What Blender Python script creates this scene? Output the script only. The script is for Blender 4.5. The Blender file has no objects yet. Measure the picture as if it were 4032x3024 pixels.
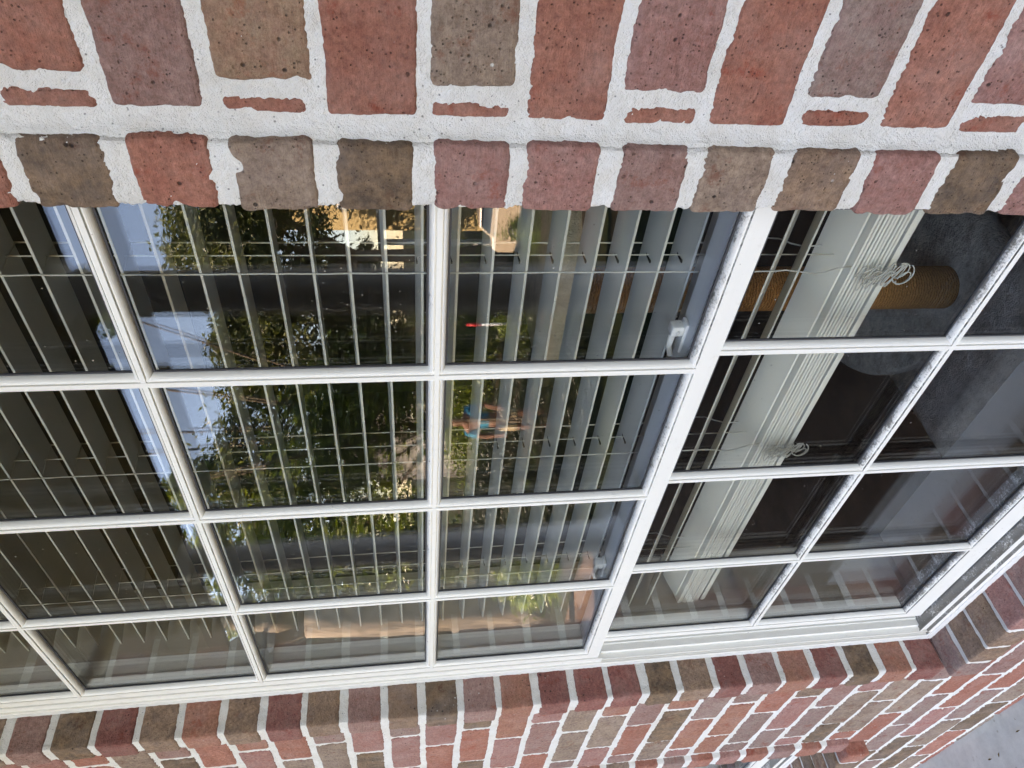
import bpy, bmesh, math, random
import numpy as np
from mathutils import Vector, Matrix, noise

# ------------------------------------------------------------------ camera, sky, sun, exposure
S = 1.1                                   # metres per drawing unit
SC = bpy.context.scene
COL = SC.collection
CR = [[0.0871110, -0.1217156, -0.9887350], [-0.6918752, -0.7214794, 0.0278592], [-0.7167429, 0.6816544, -0.1470608]]
CP = (1.32993, -0.47121, 0.01342)
cam = bpy.data.cameras.new('camera'); co = bpy.data.objects.new('camera', cam); COL.objects.link(co)
r_, d_, f_ = [Vector(v).normalized() for v in CR]
m = Matrix((( r_[0], -d_[0], -f_[0]), (r_[1], -d_[1], -f_[1]), (r_[2], -d_[2], -f_[2])))
co.matrix_world = Matrix.Translation(Vector(CP) * S) @ m.to_4x4()
cam.sensor_width = 36; cam.lens = 36 * 2886.4 / 4032; cam.clip_start = 0.02; cam.clip_end = 3000
SC.camera = co

SUN_EL, SUN_AZ = 27, -44                  # azimuth from +Y (behind the house) towards +X
W = bpy.data.worlds.new('World'); SC.world = W; W.use_nodes = True
wn = W.node_tree; wn.nodes.clear()
sky = wn.nodes.new('ShaderNodeTexSky'); sky.sky_type = 'NISHITA'; sky.sun_disc = False
sky.sun_elevation = math.radians(SUN_EL); sky.sun_rotation = math.radians(SUN_AZ); sky.ozone_density = 2.6; sky.dust_density = .1; sky.altitude = 600
bg = wn.nodes.new('ShaderNodeBackground'); bg.inputs[1].default_value = 0.12
wo = wn.nodes.new('ShaderNodeOutputWorld')
wn.links.new(sky.outputs[0], bg.inputs[0]); wn.links.new(bg.outputs[0], wo.inputs[0])
sl = bpy.data.lights.new('sun', 'SUN'); sl.energy = 5.0; sl.angle = math.radians(0.5); sl.color = (1, .94, .85)
so = bpy.data.objects.new('sun', sl); COL.objects.link(so)
el, az = math.radians(SUN_EL), math.radians(SUN_AZ)
sd = Vector((math.sin(az) * math.cos(el), math.cos(az) * math.cos(el), math.sin(el)))
so.rotation_euler = sd.to_track_quat('Z', 'Y').to_euler()
SC.view_settings.view_transform = 'Standard'; SC.view_settings.look = 'None'
SC.view_settings.exposure = 3.6; SC.view_settings.gamma = 1
SC.view_settings.use_white_balance = True; SC.view_settings.white_balance_temperature = 8500; SC.view_settings.white_balance_tint = 25
SC.cycles.max_bounces = 10; SC.cycles.transparent_max_bounces = 24; SC.cycles.glossy_bounces = 4
SC.cycles.diffuse_bounces = 5; SC.cycles.sample_clamp_indirect = 6; SC.cycles.caustics_reflective = False
SC.cycles.use_denoising = True

rnd = random.Random(11)

# ------------------------------------------------------------------ node helper
class NT:
    def __init__(s, name):
        s.m = bpy.data.materials.new(name); s.m.use_nodes = True
        s.t = s.m.node_tree; s.t.nodes.clear()
        s.out = s.t.nodes.new('ShaderNodeOutputMaterial')
        s.b = None
    def n(s, typ, **kw):
        nd = s.t.nodes.new('ShaderNode' + typ)
        for k, v in kw.items():
            if k.startswith('p_'): setattr(nd, k[2:], v)
            else:
                key = int(k[1:]) if k[0] == 'i' and k[1:].isdigit() else k.replace('_', ' ')
                s.put(nd.inputs[key], v)
        return nd
    def put(s, inp, v):
        if isinstance(v, bpy.types.NodeSocket): s.t.links.new(v, inp)
        elif isinstance(v, bpy.types.Node): s.t.links.new(v.outputs[0], inp)
        else:
            if isinstance(v, tuple) and len(v) == 3 and inp.type == 'RGBA': v = (*v, 1)
            inp.default_value = v
    def coord(s, scale=(1, 1, 1)):
        tc = s.n('TexCoord'); return s.n('Mapping', Vector=tc.outputs['Object'], Scale=scale).outputs[0]
    def noise(s, co, sc, det=4, rough=.6, out=0):
        return s.n('TexNoise', Vector=co, Scale=sc, Detail=det, Roughness=rough).outputs[out]
    def ramp(s, v, a, b, lo=0., hi=1.):
        return s.n('MapRange', i0=v, i1=a, i2=b, i3=lo, i4=hi).outputs[0]
    def mix(s, f, a, b, mode='MIX'):
        nd = s.n('Mix', p_data_type='RGBA', p_blend_type=mode)
        s.put(nd.inputs[0], f); s.put(nd.inputs[6], a); s.put(nd.inputs[7], b); return nd.outputs[2]
    def math(s, op, a, b=0.):
        return s.n('Math', p_operation=op, i0=a, i1=b).outputs[0]
    def bump(s, h, st=.3, dist=.002, nrm=None):
        nd = s.n('Bump', Height=h, Strength=st, Distance=dist)
        if nrm is not None: s.put(nd.inputs['Normal'], nrm)
        return nd.outputs[0]
    def princ(s, col, rough=.6, spec=.5, nrm=None, **kw):
        nd = s.n('BsdfPrincipled', Base_Color=col, Roughness=rough)
        nd.inputs['Specular IOR Level'].default_value = spec
        if nrm is not None: s.put(nd.inputs['Normal'], nrm)
        for k, v in kw.items(): s.put(nd.inputs[k.replace('_', ' ')], v)
        s.t.links.new(nd.outputs[0], s.out.inputs[0]); return nd

def simple(name, col, rough=.6, spec=.5, var=0., vs=20., bst=0., bs=200., **kw):
    t = NT(name); c = t.coord()
    cc = col
    if var:
        f = t.noise(c, vs, 5)
        cc = t.mix(t.ramp(f, .3, .7), tuple(x * (1 - var) for x in col), tuple(min(1, x * (1 + var)) for x in col))
    nr = t.bump(t.noise(c, bs, 3), bst, .002) if bst else None
    t.princ(cc, rough, spec, nr, **kw); return t.m

def mat_brick():
    t = NT('brick clay'); c = t.coord()
    at = t.n('Attribute', p_attribute_name='Col'); base = at.outputs['Color']
    a2 = t.n('Attribute', p_attribute_name='Col2'); sec = a2.outputs['Color']
    f1 = t.noise(c, 38, 7, .72)
    k = t.mix(t.ramp(f1, .38, .64, 0, .9), base, sec)
    f2 = t.noise(c, 150, 8, .85)
    k = t.mix(1., k, t.n('CombineColor', i0=t.ramp(f2, .32, .68, .52, 1.46), i1=t.ramp(f2, .32, .68, .50, 1.54), i2=t.ramp(f2, .32, .68, .50, 1.56)).outputs[0], 'MULTIPLY')
    # dust bloom: pale chalky film in soft patches
    f3 = t.noise(c, 14, 6, .7)
    k = t.mix(t.ramp(f3, .46, .78, 0, .26), k, (.60, .47, .43))
    # deep red raw clay where skin has rubbed off
    f4 = t.noise(t.n('Mapping', Vector=c, Location=(7, 3, 1)).outputs[0], 30, 7, .75)
    k = t.mix(t.ramp(f4, .56, .66, 0, .7), k, t.mix(1., sec, (1.0, .55, .42), 'MULTIPLY'))
    # pits
    v = t.n('TexVoronoi', Vector=c, Scale=85., Randomness=1.).outputs['Distance']
    v2 = t.n('TexVoronoi', Vector=c, Scale=260., Randomness=1.).outputs['Distance']
    sel = t.noise(c, 48, 2)
    pit = t.math('MULTIPLY', t.ramp(v, .17, .09), t.ramp(sel, .53, .6))
    pit2 = t.math('MULTIPLY', t.ramp(v2, .24, .12), t.ramp(t.noise(c, 90, 2), .50, .58))
    p = t.math('MAXIMUM', pit, t.math('MULTIPLY', pit2, .7))
    k = t.mix(t.math('MULTIPLY', p, .8), k, (.025, .018, .018))
    # crumbs of lime mortar left on the face
    cr = t.math('MULTIPLY', t.ramp(t.n('TexVoronoi', Vector=t.n('Mapping', Vector=c, Location=(3, 9, 4)).outputs[0], Scale=70.).outputs['Distance'], .13, .07), t.ramp(t.noise(c, 9, 3), .6, .68))
    k = t.mix(cr, k, (.75, .72, .68))
    h = t.math('ADD', t.math('MULTIPLY', f2, .6), t.math('MULTIPLY', t.noise(c, 330, 3, .7), .5))
    h = t.math('SUBTRACT', h, t.math('MULTIPLY', p, 1.2))
    streak = t.noise(t.n('Mapping', Vector=c, Scale=(45, 120, 330)).outputs[0], 1., 5, .75)
    h = t.math('ADD', h, t.math('MULTIPLY', streak, .8))
    t.princ(k, .8, .35, t.bump(h, 1., .0032)); return t.m

def mat_mortar():
    t = NT('lime mortar'); c = t.coord()
    f = t.noise(c, 28, 6, .7)
    k = t.mix(t.ramp(f, .3, .7), (.82, .78, .72), (.95, .935, .91))
    k = t.mix(t.ramp(t.noise(c, 6, 3), .55, .8, 0, .25), k, (.66, .59, .50))
    v = t.n('TexVoronoi', Vector=c, Scale=190.).outputs['Distance']
    g = t.math('MULTIPLY', t.ramp(v, .2, .1), t.ramp(t.noise(c, 110, 2), .52, .6))
    k = t.mix(t.math('MULTIPLY', g, .75), k, (.16, .14, .13))
    h = t.math('ADD', t.noise(c, 420, 3, .8), t.math('MULTIPLY', t.noise(c, 120, 4, .7), .8))
    t.princ(k, .92, .15, t.bump(h, 1., .0032)); return t.m

def mat_vinyl(name='white vinyl', col=(.83, .81, .76)):
    t = NT(name); c = t.coord()
    geo = t.n('NewGeometry'); sep = t.n('SeparateXYZ', Vector=geo.outputs['Normal'])
    up = t.ramp(sep.outputs[2], .25, .8)
    pos = t.n('SeparateXYZ', Vector=c)
    low = t.ramp(pos.outputs[2], -.1, -1.15, .25, 1.)        # weathering gathers towards the wet sill
    nz = t.math('ADD', t.math('MULTIPLY', t.noise(c, 260, 5, .75), .55), t.math('MULTIPLY', t.noise(c, 30, 4, .6), .45))
    thr = t.math('SUBTRACT', .60, t.math('MULTIPLY', low, t.ramp(sep.outputs[2], .9, .99, .15, .235)))
    d = t.math('MULTIPLY', t.ramp(t.math('SUBTRACT', nz, thr), 0., .09), up)
    gen = t.math('MULTIPLY', t.ramp(t.noise(t.n('Mapping', Vector=c, Location=(4, 4, 4)).outputs[0], 70, 6, .8), .56, .72), .24)
    k = t.mix(t.math('MULTIPLY', d, .8), col, (.085, .07, .05))
    k = t.mix(gen, k, (.42, .38, .30))
    sp = t.math('MULTIPLY', t.ramp(t.n('TexVoronoi', Vector=c, Scale=120.).outputs['Distance'], .1, .05), t.ramp(t.noise(c, 40, 2), .6, .66))
    k = t.mix(t.math('MULTIPLY', sp, .8), k, (.08, .06, .05))
    h = t.math('MULTIPLY', t.noise(c, 300, 3), t.math('ADD', up, .12))
    t.princ(k, .42, .45, t.bump(h, .35, .001)); return t.m

def mat_glass():
    t = NT('window glass'); c = t.coord()
    geo = t.n('NewGeometry')
    dt = t.n('VectorMath', p_operation='DOT_PRODUCT', i0=geo.outputs['Normal'], i1=geo.outputs['Incoming']).outputs['Value']
    ca = t.math('ABSOLUTE', dt)
    fr = t.math('ADD', .027, t.math('MULTIPLY', .85, t.math('POWER', t.math('SUBTRACT', 1., ca), 4.6)))
    gl = t.n('BsdfGlossy', Color=(1, 1, 1), Roughness=0.)
    # slight waviness of float glass
    t.put(gl.inputs['Normal'], t.bump(t.noise(t.coord((1, 1, .6)), 7, 1), .03, .002))
    tr = t.n('BsdfTransparent', Color=(.985, .99, .985))
    mx = t.n('MixShader', i0=fr, i1=tr.outputs[0], i2=gl.outputs[0])
    df = t.n('BsdfDiffuse', Color=(.6, .58, .52))
    sp = t.math('MULTIPLY', t.ramp(t.n('TexVoronoi', Vector=c, Scale=60.).outputs['Distance'], .07, .04), t.ramp(t.noise(c, 14, 2), .50, .58))
    film = t.ramp(t.noise(c, 5, 6, .7), .5, .85, .0, .004)
    m2 = t.n('MixShader', i0=t.math('ADD', t.math('MULTIPLY', sp, .5), film), i1=mx.outputs[0], i2=df.outputs[0])
    t.t.links.new(m2.outputs[0], t.out.inputs[0]); return t.m

def mat_plush(name, a, b):
    t = NT(name); c = t.coord()
    f = t.noise(c, 26, 7, .75)
    k = t.mix(t.ramp(f, .35, .68), a, b)
    h = t.noise(t.n('Mapping', Vector=c, Scale=(1, 1, .5)).outputs[0], 160, 4, .8)
    h = t.math('ADD', h, t.math('MULTIPLY', t.noise(c, 40, 4), .8))
    t.princ(k, 1., .05, t.bump(h, 1., .01)); return t.m

def mat_sisal():
    t = NT('sisal rope'); c = t.coord()
    w = t.n('TexWave', Vector=c, Scale=48., Distortion=6., Detail=4., Detail_Scale=3., p_bands_direction='Z').outputs['Fac']
    f = t.noise(c, 190, 5, .8)
    k = t.mix(t.ramp(f, .3, .7), (.24, .085, .020), (.52, .235, .07))
    k = t.mix(t.ramp(w, 0., .35, .55, 0.), k, (.12, .055, .015))
    t.princ(k, .95, .1, t.bump(t.math('ADD', w, f), 1., .004)); return t.m

def mat_leaf(name, a, b, tr=.25):
    t = NT(name)
    at = t.n('Attribute', p_attribute_name='Col')
    k = t.mix(at.outputs['Fac'], a, b)
    df = t.n('BsdfPrincipled', Base_Color=k, Roughness=.45)
    tl = t.n('BsdfTranslucent', Color=t.mix(1., k, (1.5, 1.6, .6), 'MULTIPLY'))
    mx = t.n('MixShader', i0=tr, i1=df.outputs[0], i2=tl.outputs[0])
    t.t.links.new(mx.outputs[0], t.out.inputs[0]); return t.m

def mat_ground():
    t = NT('lawn'); c = t.coord()
    k = t.mix(t.ramp(t.noise(c, 2.2, 8, .75), .35, .65), (.013, .022, .006), (.034, .045, .013))
    k = t.mix(t.ramp(t.noise(c, .5, 4), .5, .62), k, (.07, .05, .03))
    t.princ(k, .95, .1, t.bump(t.noise(c, 30, 5, .8), 1., .05)); return t.m

def mat_concrete():
    t = NT('concrete'); c = t.coord()
    k = t.mix(t.ramp(t.noise(c, 18, 8, .75), .3, .7), (.52, .50, .45), (.70, .675, .61))
    v = t.math('MULTIPLY', t.ramp(t.n('TexVoronoi', Vector=c, Scale=45.).outputs['Distance'], .2, .12), t.ramp(t.noise(c, 12, 3), .5, .6))
    k = t.mix(t.math('MULTIPLY', v, .5), k, (.26, .20, .10))
    t.princ(k, .85, .3, t.bump(t.noise(c, 220, 4, .8), .6, .002)); return t.m

def mat_siding():
    t = NT('yellow siding'); c = t.coord()
    z = t.n('SeparateXYZ', Vector=c).outputs[2]
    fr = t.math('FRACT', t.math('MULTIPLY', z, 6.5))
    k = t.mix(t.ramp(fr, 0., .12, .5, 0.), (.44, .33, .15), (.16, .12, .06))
    t.princ(k, .7, .3, t.bump(fr, .4, .02)); return t.m

def mat_bark():
    t = NT('bark'); c = t.coord((1, 1, .25))
    f = t.noise(c, 14, 7, .75)
    k = t.mix(t.ramp(f, .35, .65), (.09, .07, .052), (.30, .24, .175))
    t.princ(k, .95, .1, t.bump(f, 1., .03)); return t.m

def mat_slat():
    t = NT('slat cream shade tone'); c = t.coord()
    k = t.mix(t.ramp(t.noise(c, 9, 4), .3, .7), (.47, .455, .405), (.54, .52, .46))  # darker than the stacked slats: shade put into the colour
    sp = t.math('MULTIPLY', t.ramp(t.n('TexVoronoi', Vector=c, Scale=70.).outputs['Distance'], .06, .03), t.ramp(t.noise(c, 20, 2), .55, .62))
    k = t.mix(sp, k, (.1, .07, .05))
    t.princ(k, .45, .4, t.bump(t.noise(t.n('Mapping', Vector=c, Scale=(8, 300, 300)).outputs[0], 1, 2), .05, .001)); return t.m

M = dict(
    brick=mat_brick(), mortar=mat_mortar(), vinyl=mat_vinyl(), glass=mat_glass(),
    slat=mat_slat(), cord=simple('white cord', (.50, .48, .42), .8, .2, .1, 300, .5, 900),
    gasket=simple('gasket with shadow tone', (.045, .045, .05), .5, .4),
    groove=simple('grey seam', (.36, .37, .40), .6, .3),
    caulk=simple('painted caulk', (.74, .72, .69), .6, .3, .06, 60, .8, 120),
    lock=simple('lock plastic', (.72, .72, .72), .35, .5),
    plush=mat_plush('grey plush', (.27, .245, .21), (.70, .64, .55)),
    plush2=mat_plush('beige plush', (.5, .42, .34), (.72, .63, .52)),
    plush3=mat_plush('lightened mottled plush', (.42, .40, .37), (.88, .86, .82)),  # paler copy of the grey plush, making up for missing light
    sisal=mat_sisal(), drywall=simple('drywall', (.42, .38, .33), .9, .1, .05, 10),
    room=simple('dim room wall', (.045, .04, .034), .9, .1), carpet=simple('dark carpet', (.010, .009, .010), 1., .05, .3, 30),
    concrete=mat_concrete(), lawn=mat_ground(),
    ceil=simple('porch ceiling paint', (.26, .20, .10), .8, .2, .06, 6),
    column=simple('grey column paint', (.30, .30, .31), .45, .4, .05, 5),
    bark=mat_bark(), siding=mat_siding(),
    white=simple('white trim', (.75, .75, .73), .6, .3), roof=simple('roof shingle', (.08, .075, .07), .95, .1, .3, 8),
    pane=simple('dark pane', (.02, .03, .04), .1, .6), car=simple('beige car paint', (.42, .34, .24), .25, .6, Coat_Weight=.5),
    tyre=simple('tyre', (.02, .02, .02), .8, .2), rim=simple('alloy', (.45, .44, .42), .3, .6, Metallic=.7),
    leafA=mat_leaf('near leaf', (.045, .08, .018), (.24, .28, .05)),
    leafB=mat_leaf('oak leaf', (.05, .065, .022), (.20, .21, .08)),
    leafD=mat_leaf('dark hedge leaf', (.010, .018, .007), (.035, .05, .018), .1),
    leafC=mat_leaf('hedge leaf', (.07, .11, .015), (.20, .25, .035)),
    skin=simple('skin', (.20, .09, .05), .6, .3), teal=simple('teal shirt', (.02, .20, .30), .8, .2, .1, 20),
    khaki=simple('khaki shorts', (.42, .33, .2), .85, .2), hair=simple('dark hair', (.02, .015, .01), .6, .3),
    red=simple('red marker', (.6, .02, .02), .5, .4),
    debris=simple('dry leaf', (.16, .10, .03), .8, .2, .3, 90),
    paving=simple('assumed dark paving', (.11, .065, .04), .9, .2, .3, 12, .5, 60),
    greywall=simple('grey house paint', (.16, .15, .13), .8, .2),
    stack=simple('slat cream lit tone', (.72, .69, .60), .45, .4, .04, 9),  # same cream as the hanging slats, lightened for the light it catches
    slot=simple('slot shade', (.02, .015, .012), .9, .1),
)

# ------------------------------------------------------------------ mesh builder
class MB:
    def __init__(s): s.v = []; s.f = []; s.c = []; s.c2 = []; s.mi = []; s.n = 0; s.sm = []
    def add(s, v, f, col=(1, 1, 1), col2=None, mi=0, smooth=False):
        v = np.asarray(v, float)
        s.v.append(v); b = s.n
        for q in f: s.f.append([i + b for i in q])
        k = len(f); s.c += [col] * k; s.c2 += [col2 or col] * k; s.mi += [mi] * k; s.sm += [smooth] * k
        s.n += len(v)
    def box(s, a, b, mi=0, **kw):
        (x0, y0, z0), (x1, y1, z1) = a, b
        v = [(x, y, z) for x in (x0, x1) for y in (y0, y1) for z in (z0, z1)]
        s.add(v, [(0, 1, 3, 2), (4, 6, 7, 5), (0, 4, 5, 1), (2, 3, 7, 6), (0, 2, 6, 4), (1, 5, 7, 3)], mi=mi, **kw)
    def sweep(s, prof, P, closed=False, mi=0, smooth=False, cap=True):
        # prof: function(i) -> list of 3D points per station
        secs = [P(i) for i in range(prof)]
        n = len(secs[0]); v = [q for sec in secs for q in sec]; f = []
        for i in range(prof - 1):
            for j in range(n if closed else n - 1):
                a = i * n + j; b = i * n + (j + 1) % n
                f.append((a, b, b + n, a + n))
        if closed and cap: f.append(tuple(range(n))[::-1]); f.append(tuple((prof - 1) * n + j for j in range(n)))
        s.add(v, f, mi=mi, smooth=smooth)
    def tube(s, pts, r, n=8, mi=0, rr=None):
        pts = [Vector(p) for p in pts]; N = len(pts)
        up = None; secs = []
        for i, p in enumerate(pts):
            t = (pts[min(i + 1, N - 1)] - pts[max(i - 1, 0)])
            t = t.normalized() if t.length > 1e-9 else Vector((0, 0, 1))
            if up is None: up = t.orthogonal().normalized()
            up = (up - t * up.dot(t)); up = up.normalized() if up.length > 1e-6 else t.orthogonal().normalized()
            w = t.cross(up); R = rr[i] if rr else r
            secs.append([tuple(p + (up * math.cos(a) + w * math.sin(a)) * R) for a in [2 * math.pi * k / n for k in range(n)]])
        s.sweep(N, lambda i: secs[i], closed=True, mi=mi, smooth=True)
    def lathe(s, cx, cy, prof, n=32, mi=0):
        s.sweep(len(prof), lambda i: [(cx + prof[i][0] * math.cos(a), cy + prof[i][0] * math.sin(a), prof[i][1]) for a in [2 * math.pi * k / n for k in range(n)]], closed=True, mi=mi, smooth=True)
    def build(s, name, mats, parent=None):
        if not isinstance(mats, (list, tuple)): mats = [mats]
        me = bpy.data.meshes.new(name)
        v = np.concatenate(s.v) * S
        me.from_pydata(v.tolist(), [], s.f)
        for mm in mats: me.materials.append(mm)
        me.polygons.foreach_set('material_index', s.mi)
        me.polygons.foreach_set('use_smooth', s.sm)
        tot = np.array([len(q) for q in s.f])
        for nm, c in (('Col', s.c), ('Col2', s.c2)):
            arr = np.ones((len(c), 4)); arr[:, :3] = np.array(c)
            a = me.color_attributes.new(nm, 'FLOAT_COLOR', 'CORNER')
            a.data.foreach_set('color', np.repeat(arr, tot, axis=0).ravel())
        me.update()
        bm = bmesh.new(); bm.from_mesh(me); bmesh.ops.recalc_face_normals(bm, faces=bm.faces) if len(s.f) < 60000 and not getattr(s, 'norecalc', 0) else None; bm.to_mesh(me); bm.free()
        o = bpy.data.objects.new(name, me); COL.objects.link(o)
        if parent: o.parent = parent
        return o

def empty(name, loc=(0, 0, 0)):
    o = bpy.data.objects.new(name, None); COL.objects.link(o); o.empty_display_size = .1; return o
def tag(o, label=None, cat=None, group=None, kind=None):
    for k, v in (('label', label), ('category', cat), ('group', group), ('kind', kind)):
        if v: o[k] = v
    return o

_gridcache = {}
def rbox(mb, a, b, res, r=.003, amp=.0012, col=(1, 1, 1), col2=None, seed=0, mi=0, warp=.0, nf=None, chips=()):
    """rounded, lumpy box: a hand-made brick or a slab of mortar"""
    a = np.array(a, float); b = np.array(b, float); n = np.maximum(np.round((b - a) / res).astype(int), 2)
    ctr = (a + b) / 2; h = (b - a) / 2; r = min(r, h.min() * .95)
    V = []; F = []; off = 0
    for ax in range(3):
        u, v = [(1, 2), (2, 0), (0, 1)][ax]
        for sgn in (-1, 1):
            nu, nv = n[u], n[v]
            gu, gv = np.meshgrid(np.linspace(-1, 1, nu + 1), np.linspace(-1, 1, nv + 1), indexing='ij')
            P = np.zeros((nu + 1, nv + 1, 3)); P[..., ax] = sgn * h[ax]; P[..., u] = gu * h[u]; P[..., v] = gv * h[v]
            V.append(P.reshape(-1, 3))
            i, j = np.meshgrid(np.arange(nu), np.arange(nv), indexing='ij')
            q = off + i * (nv + 1) + j
            Q = np.stack([q, q + (nv + 1), q + (nv + 1) + 1, q + 1], -1).reshape(-1, 4)
            if sgn < 0: Q = Q[:, ::-1]
            F.append(Q); off += (nu + 1) * (nv + 1)
    P = np.concatenate(V); F = np.concatenate(F)
    inner = h - r; C = np.clip(P, -inner, inner); D = P - C
    L = np.linalg.norm(D, axis=1, keepdims=True); N = D / np.maximum(L, 1e-9)
    P = C + N * r
    so_ = Vector((seed * 3.17, seed * 1.31, seed * 7.7))
    W_ = P + ctr
    fr = nf or 55.
    out = np.empty_like(P)
    for i in range(len(P)):
        q = Vector(W_[i])
        d1 = noise.noise(q * fr + so_) * .6 + noise.noise(q * fr * 3.1 + so_) * .4 + (noise.noise(q * fr * (5.3 if nf else 8) + so_) * (.75 if nf else .3))
        w = Vector(noise.noise_vector(q * 14 + so_)) * warp if warp else Vector((0, 0, 0))
        w.y *= .15; w.x *= .45
        out[i] = W_[i] + N[i] * d1 * amp + np.array(w)
        for cc, cr, cd in chips:
            dd = np.linalg.norm(W_[i] - cc) / cr
            if dd < 1: out[i] += (ctr - W_[i]) / np.linalg.norm(ctr - W_[i]) * cd * (1 - dd) ** .7
    mb.add(out, F.tolist(), col, col2, mi, True)

# ------------------------------------------------------------------ brick colours
RED = ((.41, .165, .115), (.34, .115, .078)); ROSE = ((.39, .195, .165), (.33, .135, .11)); MAUVE = ((.34, .195, .165), (.28, .135, .11))
TAN = ((.37, .235, .15), (.33, .165, .11)); BROWN = ((.33, .20, .13), (.17, .105, .078)); DARK = ((.25, .15, .09), (.10, .068, .05))
GREYB = ((.35, .24, .175), (.21, .135, .105)); ORANGE = ((.39, .175, .115), (.32, .12, .085)); DRED = ((.29, .105, .085), (.22, .075, .06)); MB_ = ((.31, .21, .175), (.27, .14, .12))
PAL = [RED, ROSE, ROSE, MAUVE, GREYB, BROWN, GREYB, ORANGE, RED, ROSE, DARK, MB_, MB_, RED]
C = .0677; Z0 = -.0047; G = -1.372
def jit(c, k=.1):
    f = 1.1 + rnd.uniform(-k, k); return tuple(x * f for x in c)
def brick(mb, x0, x1, y0, y1, z0, z1, pal=None, res=.004, amp=.0011, r=.004, warp=.0016):
    pal = pal or rnd.choice(PAL); j = lambda k: rnd.uniform(-k, k)
    ch = []
    if res < .003:
        for _ in range(rnd.choice([2, 3, 4, 5])):
            ex = rnd.choice([x0, x1]); ez = rnd.choice([z0, z1])
            if rnd.random() < .5: cpt = (ex, y0, rnd.uniform(z0, z1))
            else: cpt = (rnd.uniform(x0, x1), y0, ez)
            ch.append((np.array(cpt), rnd.uniform(.004, .010), rnd.uniform(.0015, .004)))
    rbox(mb, (x0 + j(.0012), y0 + j(.0008), z0 + j(.0016)), (x1 + j(.0012), y1, z1 + j(.0016)), res, r, amp, jit(pal[0]), jit(pal[1]), seed=rnd.random() * 90, warp=warp, chips=ch)

HB = .0276; HW = .0290            # half height of a brick
XL, XR, SW = 0.0, 1.0223, .0535
XR_OUT = XR + SW
WALLY = .012; DEEP = .068
house = empty('brick_house')
tag(house, 'red and brown brick house wall with pale mortar and white windows', 'house')

def zc(k): return Z0 - (k + .5) * C       # centre of course k (k=0 lies under the eye-level joint)

# --- near pier (photo top) ------------------------------------------------------------------
RS = {-8: ROSE, -7: BROWN, -6: RED, -5: MAUVE, -4: DARK, -3: RED, -2: BROWN, -1: DARK, 0: ROSE}
RS = {-7: GREYB, -6: MAUVE, -5: RED, -4: DARK, -3: RED, -2: GREYB, -1: DARK, 0: ROSE, 1: ROSE, 2: MAUVE, 3: GREYB, 4: BROWN, 5: ROSE, 6: DARK, 7: ROSE, 8: BROWN, 9: RED}
RW = {-6: BROWN, -5: ROSE, -4: RED, -3: MAUVE, -2: TAN, -1: RED, 0: GREYB, 1: RED, 2: ROSE, 3: RED, 4: MB_, 5: RED, 6: ROSE, 7: RED, 8: GREYB, 9: RED}
mb = MB(); mm = MB()
for k in range(-7, 10):
    z = zc(k)
    brick(mb, XR, XR_OUT, 0, .075, z - HB, z + HB, RS.get(k), .0022, .0017, .0045, .0026)
for k in range(-7, 10):
    z = zc(k); pal = RW.get(k); full = (k % 2 == 1)
    if full:
        brick(mb, 1.0903, 1.275, WALLY, .06, z - HW, z + HW, pal, .0025, .0015, .0045, .0026)
    else:
        brick(mb, 1.0895, 1.1012, WALLY, .05, z - HB, z + HB, RED, .0024, .0012, .004, .001)
        brick(mb, 1.111, 1.193 + .1, WALLY, .06, z - HW, z + HW, pal, .0025, .0015, .005, .0026)
    for xx in (1.29, 1.48):
        if full: brick(mb, xx, xx + .18, WALLY, .06, z - HB, z + HB, None, .01)
    if not full: brick(mb, 1.31, 1.49, WALLY, .06, z - HB, z + HB, None, .01)
rbox(mm, (XR + .0022, .0028, zc(9) - .04), (XR_OUT - .002, .074, zc(-7) + .04), .0022, .004, .0026, nf=85, seed=3)
rbox(mm, (XR_OUT - .004, WALLY + .0026, zc(9) - .04), (1.335, .055, zc(-7) + .04), .0022, .002, .0026, nf=85, seed=5)
def fillet(mb, z0, z1, res=.0024):
    # hand-pressed mortar sloping from the wall joint up to the side of the projecting bricks
    nz = int((z1 - z0) / res); prof = [(-.0030, .0080), (.0004, .0084), (.0014, .0098), (.0032, .0115), (.0062, .0128), (.0100, .0150), (.0130, .0175)]
    V = []; F = []; n = len(prof)
    for i in range(nz + 1):
        z = z0 + (z1 - z0) * i / nz
        w = noise.noise(Vector((1, 3, z * 22))) * .0012
        for q, (u, y) in enumerate(prof):
            P = Vector((XR_OUT + u, y, z)); d = (noise.noise(P * 130) * .0011 + noise.noise(P * 420) * .0009)
            V.append((P.x + w + d * .6, P.y - d - w * .5, P.z))
    for i in range(nz):
        for q in range(n - 1): F.append((i * n + q, i * n + q + 1, (i + 1) * n + q + 1, (i + 1) * n + q))
    mb.add(V, F, smooth=True)
fillet(mm, zc(9) - .04, zc(-7) + .04)
mm.box((1.33, WALLY + .003, -1.4), (1.7, .06, 1.4))

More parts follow.
